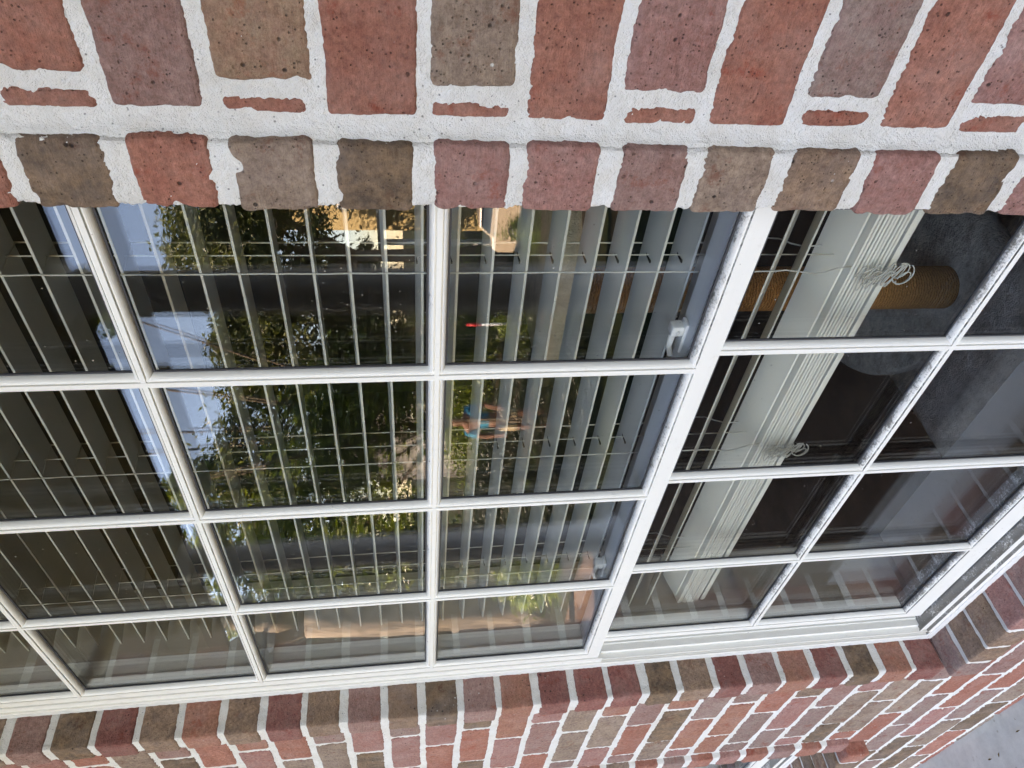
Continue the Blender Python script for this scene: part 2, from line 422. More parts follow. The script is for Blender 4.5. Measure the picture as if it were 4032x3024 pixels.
# --- far pier with left jamb ----------------------------------------------------------------
LS = [MAUVE, DARK, DRED, BROWN, ORANGE, BROWN, DRED, BROWN, MAUVE, BROWN, DARK, MAUVE, ORANGE, DRED, DRED, DRED, DARK, BROWN, DRED, MAUVE, ORANGE, DRED, DARK, ORANGE, DRED]
P2 = -.4963                               # edge of the neighbouring opening
P2J = P2 + SW
for i in range(-6, 25):
    k = i - 10; z = zc(k)
    pal = LS[i] if 0 <= i < len(LS) else None
    brick(mb, -SW, 0, 0, .0705, z - HB, z + HB, pal, .0042 if i >= 0 else .008, .0011, .005, .0018)
    brick(mb, P2, P2J, 0, .07, z - HB, z + HB, None, .006, .0013, .006, .002)
for i in range(-6, 31):
    k = i - 10; z = zc(k); sh = i % 2
    if i < 25:
        segs = [(-.0640, -.129), (-.138, -.3125), (-.3215, P2J + .009)] if sh else [(-.0640, -.0715), (-.0805, -.196), (-.205, -.381), (-.390, P2J + .009)]
        if sh: segs = [(-.0640, -.1265), (-.136, -.3125), (-.3215, P2J + .009)]
        else: segs = [(-.0640, -.1955), (-.205, -.381), (-.390, P2J + .009)]
    else:                                  # running bond under both windows
        x = 1.28 - (.0925 if sh else 0); segs = []
        while x > -2.1: segs.append((x, x - .176)); x -= .185
    for x1, x0 in segs:
        near = x1 < .4 and x0 > -.8 and i >= 0
        brick(mb, x0, x1, WALLY, .06, z - HW, z + HW, None, .0055 if near else .012, .0014, .006, .0026)
rbox(mm, (-SW + .002, .0034, -.985), (-.0036, .0735, 1.), .0036, .004, .0024, nf=60, seed=8)
rbox(mm, (P2 + .002, .0034, -.985), (P2J - .002, .0735, 1.), .006, .004, .0017, nf=60, seed=9)
rbox(mm, (P2J - .006, WALLY + .0030, -1.03), (-SW + .006, .0555, 1.), .0042, .002, .0022, nf=60, seed=10)
rbox(mm, (-.9, WALLY + .0030, G), (.5, .0553, -1.035), .005, .002, .0022, nf=60, seed=12)
rbox(mm, (P2 + .001, WALLY + .0032, -1.04), (-.0125, .0551, -.98), .005, .002, .0022, nf=60, seed=14)
mm.box((.495, WALLY + .003, G), (1.34, .0545, -1.035)); mm.box((-2.2, WALLY + .003, G), (-.895, .0545, -1.035))
w = mb.build('brick_facing', M['brick'], house)
w2 = mm.build('mortar', M['mortar'], house)
# --- solid wall body behind the facing
wb = MB()
def wall_body(x0, x1, z0=G - .6, z1=1.6): wb.box((x0, .0745, z0), (x1, .25, z1))
# piers keep clear of the window frames (frames sit from Y=.06)
wb.box((1.045, .0745, -1.05), (7., .25, .9)); wb.box((-.473, .0745, -1.05), (-.023, .25, .9)); wb.box((-5.6, .0745, -1.05), (-1.542, .25, .9))
wb.box((-5.6, .0565, G - .6), (7., .25, -1.05)); wb.box((-5.6, .0565, .9), (7., .25, 1.9))
wb.box((1.7, .02, -1.05), (7., .0745, 1.5)); wb.box((-5.6, .02, -1.05), (-2.1, .0745, 1.5))
for (x0, x1) in ((XR_OUT + .3, 1.7), (-2.1, -1.57)): wb.box((x0, .03, -1.05), (x1, .0745, .9))
wb.build('wall_core', M['caulk'], house)

# --- sills: rowlock bricks laid on edge
def sill(x0, x1, pals, name):
    b_ = MB(); m_ = MB(); n = int(round((x1 - x0) / .0655)); p = (x1 - x0) / n
    for i in range(n):
        xa = x0 + i * p + .0045; pal = pals[i % len(pals)]
        brick(b_, xa, xa + p - .009, -.018, .075, -1.0725, -1.0155, pal, .0045, .0011, .0055, .0008)
    rbox(m_, (x0 + .006, -.0155, -1.071), (x1 - .006, .074, -1.0195), .006, .003, .0015, nf=60, seed=20)
    o = b_.build('brick_sill', M['brick'], house); m_.build('sill_mortar', M['mortar'], o); return o
SP = [MB_, BROWN, BROWN, ROSE, MAUVE, MB_, DARK, BROWN, RED]
sill(-.010, 1.052, SP, 's')
sill(-1.548, -.467, [RED, BROWN, MAUVE, BROWN, DARK, ROSE, BROWN, DARK, BROWN, BROWN, MAUVE, ROSE, BROWN, DARK, BROWN, DARK][::1], 's')

# ------------------------------------------------------------------ window
XV = [.778, .5355, .293]; HZ = [.5547, .2664, -.0219]
UY, LY = .066, .0845                      # face planes of upper and lower sash
def bar_v(mb, xc, z0, z1, yf, hw=.0088, fw=.0026, dp=.0095, mi=0, left=True, right=True):
    """glazing bar: flat nose, seam, quarter-round bevels on both sides"""
    pr = []
    bev = [(math.sin(t), 1 - math.cos(t)) for t in [math.pi / 2 * q / 6 for q in range(7)]]
    R = [(fw, 0), (fw + .0001, .0042), (fw + .0011, .0042), (fw + .0013, .0012)] + [(fw + .0013 + (hw - fw - .0013) * a, .0012 + (dp - .0012) * b) for a, b in bev]
    L = [(-x, y) for x, y in R][::-1]
    pr = L + R
    return pr
def add_bar(mb, pr, axis, c, a, b, yf):
    def P(i):
        t = (a, b)[i]
        return [(c + u, yf + d, t) if axis == 'z' else (t, yf + d, c + u) for u, d in pr]
    mb.sweep(2, P, closed=False, mi=0)
    # dark seam beside the nose
    return
PR = bar_v(None, 0, 0, 1, 0)
def half(pr, sgn, body):                   # sash member: bevel on the glass side, flat out to body
    R = [q for q in pr if q[0] >= 0]
    pts = [(sgn * (x - .0026), y) for x, y in R]
    return [(-sgn * body, .03), (-sgn * body, 0)] + pts
def stile(mb, axis, edge, sgn, body, a, b, yf, back=.028):
    """edge: where flat face meets bevel; sgn: direction towards the glass"""
    pr = half(PR, sgn, body); pr[0] = (-sgn * body, back)
    pr = pr + [(pr[-1][0], back)]
    def P(i):
        t = (a, b)[i]
        return [(edge + u, yf + d, t) if axis == 'z' else (t, yf + d, edge + u) for u, d in pr]
    mb.sweep(2, P, closed=True)

def make_window(dx, first):
    win = MB()
    def bx(x0, y0, z0, x1, y1, z1): win.box((x0 + dx, y0, z0), (x1 + dx, y1, z1))
    ZT, ZB = .885, -1.0
    # outer frame: stepped jambs left and right, stepped sill track, head
    for s, e in ((1, 0.), (-1, XR)):
        def J(x0, x1, y0, y1, z0=ZB, z1=ZT):
            kx = 1. if s > 0 else .6
            a, b = sorted((e + s * x0 * kx, e + s * x1 * kx)); bx(a, y0, z0, b, y1, z1)
        J(.010, .016, .0605, .13); J(.016, .026, .072, .13, ZB, -.335); J(.016, .029, .0635, .13, -.335, ZT); J(.0235, .026, .0635, .072, ZB, -.335)
        J(-.022, .010, .0747, .13)
        J(.029, .036, .088, .13)
        J(.026, .0335, .0745, .088, ZB, -.335)     # track wall beside the lower sash
    ZS = [(-1.0, -.995, .0605, .13), (-.995, -.983, .0665, .13), (-.983, -.9785, .0635, .0665), (-.983, -.9805, .0667, .13)]
    for z0, z1, y, y1 in ZS: bx(.029, y, z0, XR - .018, y1, z1)
    bx(.010, .0605, -1.003, XR - .010, .13, -1.0)
    bx(.010, .0605, ZT, XR - .010, .13, ZT + .02)
    o = win.build('window', M['vinyl'], house)
    # caulk bead
    ck = MB()
    rbox(ck, (-.0015 + dx, .0585, -1.015), (.0108 + dx, .073, .9), .004, .004, .0011, nf=90, seed=30)
    rbox(ck, (XR - .007 + dx, .0585, -1.015), (XR + .001 + dx, .073, .9), .01, .004, .0011, nf=90, seed=31)
    rbox(ck, (.0005 + dx, .0575, -1.0165), (XR - .001 + dx, .073, -1.0025), .004, .004, .0012, nf=90, seed=32)
    ck.build('caulk_bead', M['caulk'], o)
    # upper sash
    up = MB(); xa, xb = .0445 + dx, XR - .030 + dx
    stile(up, 'z', xa, 1, .0145, -.327, .88, UY); stile(up, 'z', xb, -1, .0145, -.327, .88, UY)
    stile(up, 'x', -.3055, 1, .0215, xa, xb, UY, .017); stile(up, 'x', .843, -1, .03, xa, xb, UY)
    for xv in XV: add_bar(up, PR, 'z', xv + dx, -.3065, .845, UY - .0003)
    for hz in HZ: add_bar(up, PR, 'x', hz, xa - .001, xb + .001, UY)
    u = up.build('upper_sash', M['vinyl'], o)
    # lower sash
    lo = MB(); xa2, xb2 = .0655 + dx, XR - .046 + dx
    stile(lo, 'z', xa2, 1, .0125, -.979, -.30, LY, .035); stile(lo, 'z', xb2, -1, .0125, -.979, -.30, LY, .035)
    stile(lo, 'x', -.9415, 1, .036, xa2, xb2, LY, .035)
    lo.box((xa2, LY + .001, -.335), (xb2, LY + .034, -.3), mi=1)
    for xv in XV: add_bar(lo, PR, 'z', xv + .0085 + dx, -.9425, -.33, LY - .0003)
    add_bar(lo, PR, 'x', -.6271, xa2 - .001, xb2 + .001, LY)
    lw = lo.build('lower_sash', [M['vinyl'], M['lock']], o)
    # dark glazing gaskets, near black to paint in the shadow line round each light
    gk = MB()
    def frame_lines(xs, zs, y):
        for x in xs:
            for s in (-1, 1): gk.box((x + s * .0098 - .0010 + dx, y, zs[0]), (x + s * .0098 + .0010 + dx, y + .0022, zs[-1]))
        for z in zs:
            for s in (-1, 1): gk.box((xs[0] + dx, y + .0003, z + s * .0098 - .0010), (xs[-1] + dx, y + .0025, z + s * .0098 + .0010))
    frame_lines([.0455 - .003] + XV[::-1] + [XR - .028], [-.3075] + HZ[::-1] + [.845], UY + .0088)
    frame_lines([.0635] + [x + .0085 for x in XV[::-1]] + [XR - .044], [-.944, -.6271, -.335], LY + .0088)
    gk.build('gasket', M['gasket'], o)
    # panes
    g1 = MB(); g1.box((xa - .002, UY + .0112, -.312), (xb + .002, UY + .0142, .85)); g1.build('glass_pane', M['glass'], o)
    g1 = MB(); g1.box((xa - .002, UY + .0275, -.312), (xb + .002, UY + .0305, .85)); g1.build('glass_pane', M['glass'], o)
    g2 = MB(); g2.box((xa2 - .002, LY + .0112, -.95), (xb2 + .002, LY + .0142, -.31)); g2.build('glass_pane', M['glass'], o)
    g2 = MB(); g2.box((xa2 - .002, LY + .0255, -.95), (xb2 + .002, LY + .0285, -.31)); g2.build('glass_pane', M['glass'], o)
    # inner edges of the sash seen through the glass
    if first:
        for X in (.80, .295):
            lk = MB()
            rbox(lk, (X - .026, .098, -.2995), (X + .016, .114, -.295), .003, .002, .0001)
            rbox(lk, (X - .002, .099, -.296), (X + .012, .114, -.281), .003, .003, .0001)
            lk.tube([(X - .002, .103, -.284), (X - .016, .101, -.283), (X - .028, .098, -.287)], .003, 8, rr=[.0042, .0036, .003])
            lk.tube([(X + .005, .0985, -.288), (X + .005, .0975, -.288)], .0024, 12)
            lk.build('sash_lock', M['lock'], o)
    return o
make_window(0, True); make_window(-1.5186, False)

# ------------------------------------------------------------------ room behind
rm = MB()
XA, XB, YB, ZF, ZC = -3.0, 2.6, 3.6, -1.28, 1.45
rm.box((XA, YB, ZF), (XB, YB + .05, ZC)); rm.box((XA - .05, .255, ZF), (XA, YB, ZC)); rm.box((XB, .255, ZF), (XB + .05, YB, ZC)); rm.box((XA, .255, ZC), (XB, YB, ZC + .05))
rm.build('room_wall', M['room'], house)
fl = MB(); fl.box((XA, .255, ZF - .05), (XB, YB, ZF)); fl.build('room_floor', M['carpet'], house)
rv = MB()
for dx in (0, -1.5186):
    rv.box((.020 + dx, .131, -1.06), (.034 + dx, .262, .92)); rv.box((XR - .034 + dx, .131, -1.06), (XR - .020 + dx, .262, .92))
    rv.box((.034 + dx, .131, -1.03), (XR - .034 + dx, .28, -1.0)); rv.box((.034 + dx, .131, .905), (XR - .034 + dx, .262, .92))
rv.build('window_return', M['drywall'], house)

# ------------------------------------------------------------------ venetian blind
def make_blind(dx, label):
    bl = empty('venetian_blind'); tag(bl, label, 'blind', 'blinds inside the windows')
    X0, X1 = .052 + dx, .968 + dx
    PZ = .0369; z0 = -.0468
    sl_ = MB(); slot = MB()
    zs = [z0 + PZ * i for i in range(-8, 25)]
    low = {-.401: -.037, -.435: -.0262, -.3725: -.012}; zs += list(low)
    n = 10
    for i, z in enumerate(zs):
        tilt = low.get(z, .0045) + rnd.uniform(-.0006, .0006); sag = 0
        a = []; 
        pr = []
        for q in range(n + 1):
            t = q / n; y = .150 + .050 * t; pr.append((y, z + tilt * t + .0016 * math.sin(math.pi * t)))
        pts = [(y, zz + .0013) for y, zz in pr] + [(y, zz - .0013) for y, zz in pr[::-1]]
        jx = rnd.uniform(-.0015, .0015)
        sl_.sweep(2, lambda i_: [((X0 + jx, X1 + jx)[i_], y, zz) for y, zz in pts], closed=True)
        for xc in (.851, .53, .211):
            if z not in low: sl_.box((xc - .0016 + dx, .166, z + .0042), (xc + .0016 + dx, .184, z + .0056), mi=1)
    sl_.build('slats', [M['slat'], M['slot']], bl)
    # stack of gathered slats and the bottom rail
    st = MB(); zt = -.4985
    def flat(z, th, y0, y1, tilt, x0, x1, bow=.0015):
        pr = [(y0 + (y1 - y0) * t, z + tilt * t + bow * math.sin(math.pi * t)) for t in [q / 8 for q in range(9)]]
        pts = [(y, zz + th / 2) for y, zz in pr] + [(y, zz - th / 2) for y, zz in pr[::-1]]
        st.sweep(2, lambda i_: [((x0, x1)[i_], y, zz) for y, zz in pts], closed=True)
    flat(-.4945, .0026, .159, .206, .0115, X0 + .012, X1 + .004)
    for q in range(9):
        flat(zt - .0018 - q * .0046, .0030, .1500 + rnd.uniform(-.0006, .0006), .200, .004, X0 + rnd.uniform(-.002, .002), X1, .0008)
    st.build('slat_stack', M['stack'], bl)
    br = MB(); rbox(br, (X0, .151, -.5535), (X1, .200, -.5435), .01, .003, .0001); br.build('bottom_rail', M['stack'], bl)
    hr = MB(); hr.box((X0, .145, .865), (X1, .205, .90)); hr.build('head_rail', M['slat'], bl)
    # ladder and lift cords
    for xc in (.851, .53, .211):
        cd = MB()
        for y, w_ in ((.1483, .0009), (.2025, .0009)):
            pts = []
            z = .88
            while z > -.40:
                pts.append((xc + dx + rnd.uniform(-.0004, .0004), y, z)); z -= .012
            for q in range(7): pts.append((xc + dx + .004 * math.sin(q * 1.3), y + (.006 if y > .17 else -.004) * math.sin(q * .9), -.40 - q * .0165))
            cd.tube(pts, w_, 6)
        for z in zs[:-3]: cd.tube([(xc + dx, .1483, z - .0006), (xc + dx + .002, .175, z - .0012 + .002), (xc + dx, .2025, z + .0032)], .0005, 4)
        cd.build('ladder_cord', M['cord'], bl)
        lc = MB(); lc.tube([(xc + .003 + dx, .1755, .88), (xc + .003 + dx, .1755, -.49)], .00075, 6); lc.build('lift_cord', M['cord'], bl)
        kn = MB(); pts = []
        for q in range(200):
            t = q / 199; a = t * 2 * math.pi * 9.5
            pts.append((xc - .002 + dx + .016 * math.sin(a) * (.75 + .25 * math.sin(a * .37)) + .004 * math.sin(2.3 * a), .1425 - .004 * abs(math.sin(a * .5)) - .003 * math.cos(a), -.508 - .044 * t + .007 * math.cos(a * 1.02)))
        kn.tube(pts, .0009, 6)
        for q_, (ox, oz, rr_) in enumerate(((.002, -.558, .011), (.007, -.552, .009), (-.004, -.561, .008))):
            kn.tube([(xc + dx + ox + rr_ * 1.3 * math.cos(a + q_), .139 + .002 * math.sin(a), oz + rr_ * math.sin(a + q_)) for a in [q * .42 for q in range(15)]], .00085, 6)
        kn.build('cord_bundle', M['cord'], bl)
    return bl
make_blind(0, 'cream venetian blind with its lower slats gathered, in the near large window')
make_blind(-1.5186, 'cream venetian blind in the far window at the bottom edge of the photo')

# ------------------------------------------------------------------ cat tree
ct = empty('cat_tree'); tag(ct, 'cat tree with tan sisal post and grey plush platforms behind the window', 'cat tree')
def slab(mb, poly, z0, z1, bev=.012):
    n = len(poly); cx = sum(p[0] for p in poly) / n; cy = sum(p[1] for p in poly) / n
    def ring(z, k): return [(cx + (x - cx) * k, cy + (y - cy) * k, z) for x, y in poly]
    secs = [ring(z0, .985), ring(z0 + bev, 1.), ring(z1 - bev, 1.), ring(z1 - .003, .985), ring(z1, .96)]
    mb.sweep(len(secs), lambda i: secs[i], closed=True, smooth=True)
def smooth(poly, it=3):
    for _ in range(it):
        q = []
        for i, a in enumerate(poly):
            b = poly[(i + 1) % len(poly)]
            q += [(a[0] * .75 + b[0] * .25, a[1] * .75 + b[1] * .25), (a[0] * .25 + b[0] * .75, a[1] * .25 + b[1] * .75)]
        poly = q
    return poly
a = MB(); slab(a, smooth([(.05, .86), (.12, .66), (.28, .545), (.48, .47), (.615, .53), (.62, .75), (.60, 1.05), (.12, 1.05)]), -1.145, -1.10); a.build('plush_platform', M['plush'], ct)
a = MB(); slab(a, smooth([(.07, .845), (.14, .67), (.29, .57), (.47, .51), (.59, .56), (.60, .75), (.58, 1.02), (.14, 1.02)], 3), -1.150, -1.143, .001); a.build('platform_edge', M['plush2'], ct)
a = MB(); slab(a, [(.25, .47), (.235, .40), (.232, .30), (.30, .285), (.9, .28), (.9, .47)], -1.10, -1.062, .008); a.build('plush_base', M['plush3'], ct)
post = MB(); PX, PY = .458, .60
post.tube([(PX, PY, -1.10 + .014 * i) for i in range(58)], .044, 28); post.build('sisal_post', M['sisal'], ct)
a = MB(); slab(a, smooth([(.28, .58), (.40, .47), (.66, .50), (.74, .75), (.60, .95), (.32, .9)]), -.29, -.25); a.build('plush_shelf', M['plush2'], ct)
a = MB(); slab(a, [(.06, .56), (.06, .5), (.9, .5), (.9, 1.1), (.06, 1.1)], -1.275, -1.235, .008); a.build('floor_base', M['plush'], ct)
a = MB(); a.tube([(.60, .88, -1.24), (.60, .88, -.27)], .04, 20); a.build('plush_post', M['plush'], ct)
a = MB(); a.tube([(.56, .80, -.25 + .02 * i) for i in range(30)], .034, 20); a.build('upper_post', M['plush2'], ct)

# ------------------------------------------------------------------ patio, ground
pv = MB(); pv.box((-5.7, -.40, G - .12), (7, .06, G)); tag(pv.build('patio', M['concrete']), kind='structure')
pv = MB(); pv.box((-5.7, -2.3, G - .12), (7, -.40, G - .004)); tag(pv.build('porch_floor', M['paving']), kind='structure')  # made-up dark paving, cuts the floor's bounce and reflection
gm = MB(); n = 60; V = []; F = []
def gz(x, y):
    if y > -2.25: return G - .15
    base = G - .12 - .14 * (-y - 2.25) if y > -17 else G - .12 - .14 * 14.75
    return base + .05 * noise.noise(Vector((x * .3, y * .3, 0)))
xs = np.concatenate([np.linspace(-400, -30, 12), np.linspace(-28, 28, 57), np.linspace(30, 400, 12)]); ys = np.concatenate([np.linspace(-600, -32, 12), np.linspace(-30, -2.3, 56), np.linspace(-2.2, 300, 8)])
V = [(x, y, gz(x, y)) for x in xs for y in ys]; ny = len(ys)
F = [(i * ny + j, (i + 1) * ny + j, (i + 1) * ny + j + 1, i * ny + j + 1) for i in range(len(xs) - 1) for j in range(ny - 1)]
gm.add(V, F, smooth=True); tag(gm.build('lawn', M['lawn']), kind='structure')
db = MB()
for _ in range(40):
    x = rnd.uniform(-.9, .6); y = rnd.uniform(-.5, -.01); a_ = rnd.uniform(0, 6.28); l = rnd.uniform(.003, .009)
    c_, s_ = math.cos(a_), math.sin(a_); w_ = l * rnd.uniform(.2, .5); z = G + .0015
    db.add([(x - c_ * l, y - s_ * l, z), (x + s_ * w_, y - c_ * w_, z + .002), (x + c_ * l, y + s_ * l, z + .001), (x - s_ * w_, y + c_ * w_, z + .002)], [(0, 1, 2, 3)])
tag(db.build('leaf_litter', M['debris']), 'dry leaf crumbs scattered on the concrete by the wall', 'leaf litter', kind='stuff')

# ------------------------------------------------------------------ porch (mostly seen mirrored in the glass)
pc = MB(); pc.box((-5.7, -2.0, 1.62), (7, .02, 1.68)); pc.build('porch_ceiling', M['ceil'], house)
pb = MB(); pb.box((-5.7, -1.97, 1.37), (7, -1.73, 1.62)); pb.box((-5.7, -2.10, 1.60), (7, -1.98, 1.78)); pb.build('porch_beam', M['ceil'], house)
for X in (-4.87, -2.78, -.685, 1.41 + .35):
    c_ = MB(); Y = -1.85; b0 = G
    c_.lathe(X, Y, [(.14, b0), (.14, b0 + .05), (.125, b0 + .055), (.125, b0 + .08), (.105, b0 + .095), (.104, b0 + .9), (.092, 1.26), (.104, 1.265), (.104, 1.285), (.094, 1.29), (.094, 1.315), (.12, 1.34), (.125, 1.37)], 40)
    c_.build('porch_column', M['column'], house)
rf = MB()
rf.add([(-5.9, -2.5, 1.62), (7.3, -2.5, 1.62), (7.3, 3.6, 4.6), (-5.9, 3.6, 4.6), (-5.9, 9.5, 1.62), (7.3, 9.5, 1.62), (-5.9, -2.5, 1.72), (7.3, -2.5, 1.72), (7.3, 3.6, 4.7), (-5.9, 3.6, 4.7), (-5.9, 9.5, 1.72), (7.3, 9.5, 1.72)],
       [(0, 1, 2, 3), (3, 2, 5, 4), (6, 9, 8, 7), (9, 10, 11, 8), (0, 6, 7, 1), (4, 5, 11, 10), (0, 3, 9, 6), (3, 4, 10, 9), (1, 7, 8, 2), (2, 8, 11, 5)])
rf.build('roof', M['roof'], house)
ew = MB(); ew.box((3.0, -2.0, G - .1), (3.2, .02, 1.62)); ew.build('added_shade_wall', M['room'], house)  # added unseen wall, holds side light off the left reveal
ew = MB(); ew.box((-5.6, .25, G - .6), (-5.5, 9, 1.9)); ew.build('side_wall', M['room'], house)
ew = MB(); ew.box((6.9, .25, G - .6), (7, 9, 1.9)); ew.build('side_wall', M['room'], house)
ew = MB(); ew.box((-5.6, 8.9, G - .6), (7, 9, 1.9)); ew.build('back_wall', M['room'], house)

# ------------------------------------------------------------------ trees and what the panes mirror
def leaves(mb, pts, size, rs, droop=.3, wide=.36):
    V = []; F = []; cols = []
    for p in pts:
        d = Vector((rs.gauss(0, 1), rs.gauss(0, 1), rs.gauss(-droop, .7))).normalized()
        s_ = d.orthogonal().normalized(); s_.rotate(Matrix.Rotation(rs.uniform(0, 6.28), 3, d)); L = size * rs.uniform(.6, 1.25); w_ = L * wide * .5
        p = Vector(p); nn = d.cross(s_) * L * .08; b = len(V)
        V += [p, p + d * L * .45 + s_ * w_ + nn, p + d * L, p + d * L * .45 - s_ * w_ + nn]
        k = rs.random() ** 1.5; mb_c = (k, k, k)
        mb.c.append(mb_c); mb.c2.append(mb_c); mb.mi.append(0); mb.sm.append(False); mb.f.append([mb.n + b, mb.n + b + 1, mb.n + b + 2, mb.n + b + 3])
    mb.v.append(np.array([tuple(v) for v in V])); mb.n += len(V); mb.norecalc = 1
def tree(name, base, trunk_h, r0, lobes, nleaf, size, leafm, label, cat='tree', seed=1, group=None, droop=.3, lean=(0, 0), clump=.22):
    rs = random.Random(seed); t = empty(name); tag(t, label, cat, group)
    tk = MB(); bx_, by_, bz = base
    top = Vector((bx_ + lean[0], by_ + lean[1], bz + trunk_h))
    pts = [(bx_ + lean[0] * (q / 8) ** 1.3 + .04 * r0 * 8 * noise.noise(Vector((q, seed, 0))), by_ + lean[1] * (q / 8) ** 1.3, bz + trunk_h * q / 8) for q in range(9)]
    tk.tube(pts, r0, 14, rr=[r0 * (1.25 if q == 0 else 1 - .05 * q) for q in range(9)])
    P = []
    centres = []
    for (cx, cy, cz, R) in lobes:
        c0 = Vector((cx, cy, cz)); s0 = Vector(pts[-1])
        mid = (s0 + c0) / 2 + Vector((rs.uniform(-.1, .1), rs.uniform(-.1, .1), .1)) * R
        tk.tube([tuple(s0), tuple(mid), tuple(c0)], r0, 8, rr=[r0 * .55, r0 * .35, r0 * .12])
        for _ in range(9):
            d = Vector((rs.gauss(0, 1), rs.gauss(0, 1), rs.gauss(0, .8))).normalized() * R * rs.uniform(.6, 1.05)
            e = c0 + d; tk.tube([tuple(c0), tuple(c0 + d * .5 + Vector((0, 0, .06 * R))), tuple(e)], r0, 5, rr=[r0 * .14, r0 * .08, r0 * .03])
        nc = int(34); 
        for _ in range(nc):
            d = Vector((rs.gauss(0, 1), rs.gauss(0, 1), rs.gauss(0, .85))).normalized() * R * rs.uniform(.35, 1.12)
            centres.append((c0 + d, R * clump * rs.uniform(.5, 1.3)))
    per = max(1, nleaf // len(centres))
    for c_, r_ in centres:
        for _ in range(per): P.append(c_ + Vector((rs.gauss(0, r_), rs.gauss(0, r_), rs.gauss(0, r_ * .8))))
    tk.build('trunk', M['bark'], t)
    cr = MB(); leaves(cr, P, size, rs, droop); cr.build('crown', leafm, t); return t

tree('broadleaf_tree', (-3.7, -3.7, gz(-3.7, -3.7)), 1.3, .034, [(-3.45, -3.4, .55, .5), (-4.35, -3.0, 1.75, .5), (-3.1, -3.6, .15, .45), (-4.3, -3.0, 1.1, .5), (-3.9, -3.7, .35, .6), (-4.5, -3.2, .3, .55), (-3.2, -3.0, 2.75, .22), (-3.6, -2.85, 2.55, .25), (-4.1, -3.6, .8, .5), (-4.7, -3.9, .8, .65), (-3.4, -3.9, .55, .45), (-3.75, -3.15, 1.75, .22), (-2.15, -3.55, 2.15, .2), (-2.6, -3.3, 2.35, .22), (-3.0, -3.1, 2.5, .2)],
     14000, .085, M['leafA'], 'dark leafy garden tree with pointed leaves just beyond the porch', seed=3, clump=.17)
tree('oak_tree', (-13.5, -19.5, gz(-13, -19)), 5, .3, [(-13.5, -19.5, 4.5, 2.2), (-11.5, -20.5, 5.2, 1.9), (-15, -18, 3.5, 2.2), (-16.5, -17.3, 4.8, 1.5), (-13, -20, 5.6, 1.5), (-17.5, -17, 2.0, 2.4), (-15.5, -19, 5.2, 1.5), (-17.5, -20, 1.2, 2.4), (-15.8, -20.5, 2.2, 1.8)],
     60000, .24, M['leafB'], 'big spreading oak with sky gaps in front of the yellow house', seed=5, group='oaks across the street', clump=.2)
tree('oak_tree', (-21, -13.5, gz(-21, -13.5)), 4, .3, [(-21, -13.5, 3.5, 2.6), (-22.5, -11, 3.8, 2.3), (-20, -15.5, 5.2, 2.), (-23, -9, 2.2, 2.4), (-20, -12, 1.0, 2.2)],
     40000, .27, M['leafB'], 'dense oak farther along the street, left of the marker stake', seed=6, group='oaks across the street', clump=.22)
tree('old_tree', (-7.0, -3.55, gz(-7, -3.55)), 2.9, .34, [(-7.4, -3.4, 2.4, .7), (-6.6, -3.7, 3.6, .5), (-7.9, -3.0, 3.4, .7)],
     2600, .11, M['leafC'], 'old tree with a thick furrowed sunlit trunk and ivy sprigs', seed=8, clump=.2)
def shrub(label, c, R, n, size, seed, mat='leafC', flat=.7):
    rs = random.Random(seed); t = MB(); P = []
    for _ in range(30):
        d = Vector((rs.gauss(0, 1), rs.gauss(0, 1), rs.gauss(0, flat))).normalized() * rs.uniform(.3, 1.)
        q = Vector(c) + Vector((d[0] * R[0], d[1] * R[1], d[2] * R[2]))
        for _ in range(n // 30): P.append(q + Vector((rs.gauss(0, .15) * R[0], rs.gauss(0, .15) * R[1], rs.gauss(0, .15) * R[2])))
    leaves(t, P, size, rs, -.4); return tag(t.build('shrub', M[mat]), label, 'shrub', 'garden shrubs')
shrub('yellow green bush in sun beside the car', (-8.9, -10.5, -2.55), (.5, .5, .7), 2600, .09, 12)
shrub('sunlit upright shrub nearer the car', (-7.2, -11.8, -2.9), (.5, .5, .9), 2600, .09, 13)
shrub('low clipped hedge strip glowing lime green', (-6.3, -5.1, -1.62), (.9, .08, .06), 1500, .03, 14)
shrub('tall dark hedge far back in front of the small grey house', (-20, -19, -2.3), (6, .6, 1.9), 12000, .2, 19, 'leafA', .6)
shrub('dark low shrub by the old tree', (-5.2, -2.9, -1.2), (.6, .35, .35), 2200, .07, 15, 'leafA')

shrub('long dark hedge behind the person in teal', (-11.6, -8.6, -1.9), (4.7, .5, .75), 15000, .08, 17, 'leafD', .6)
shrub('added low dark hedge along the porch edge, in front of the person in teal', (-4.1, -3.3, -1.25), (1.9, .32, .42), 16000, .045, 21, 'leafD', .9)  # added hedge, stands in for shade over the mirrored lawn

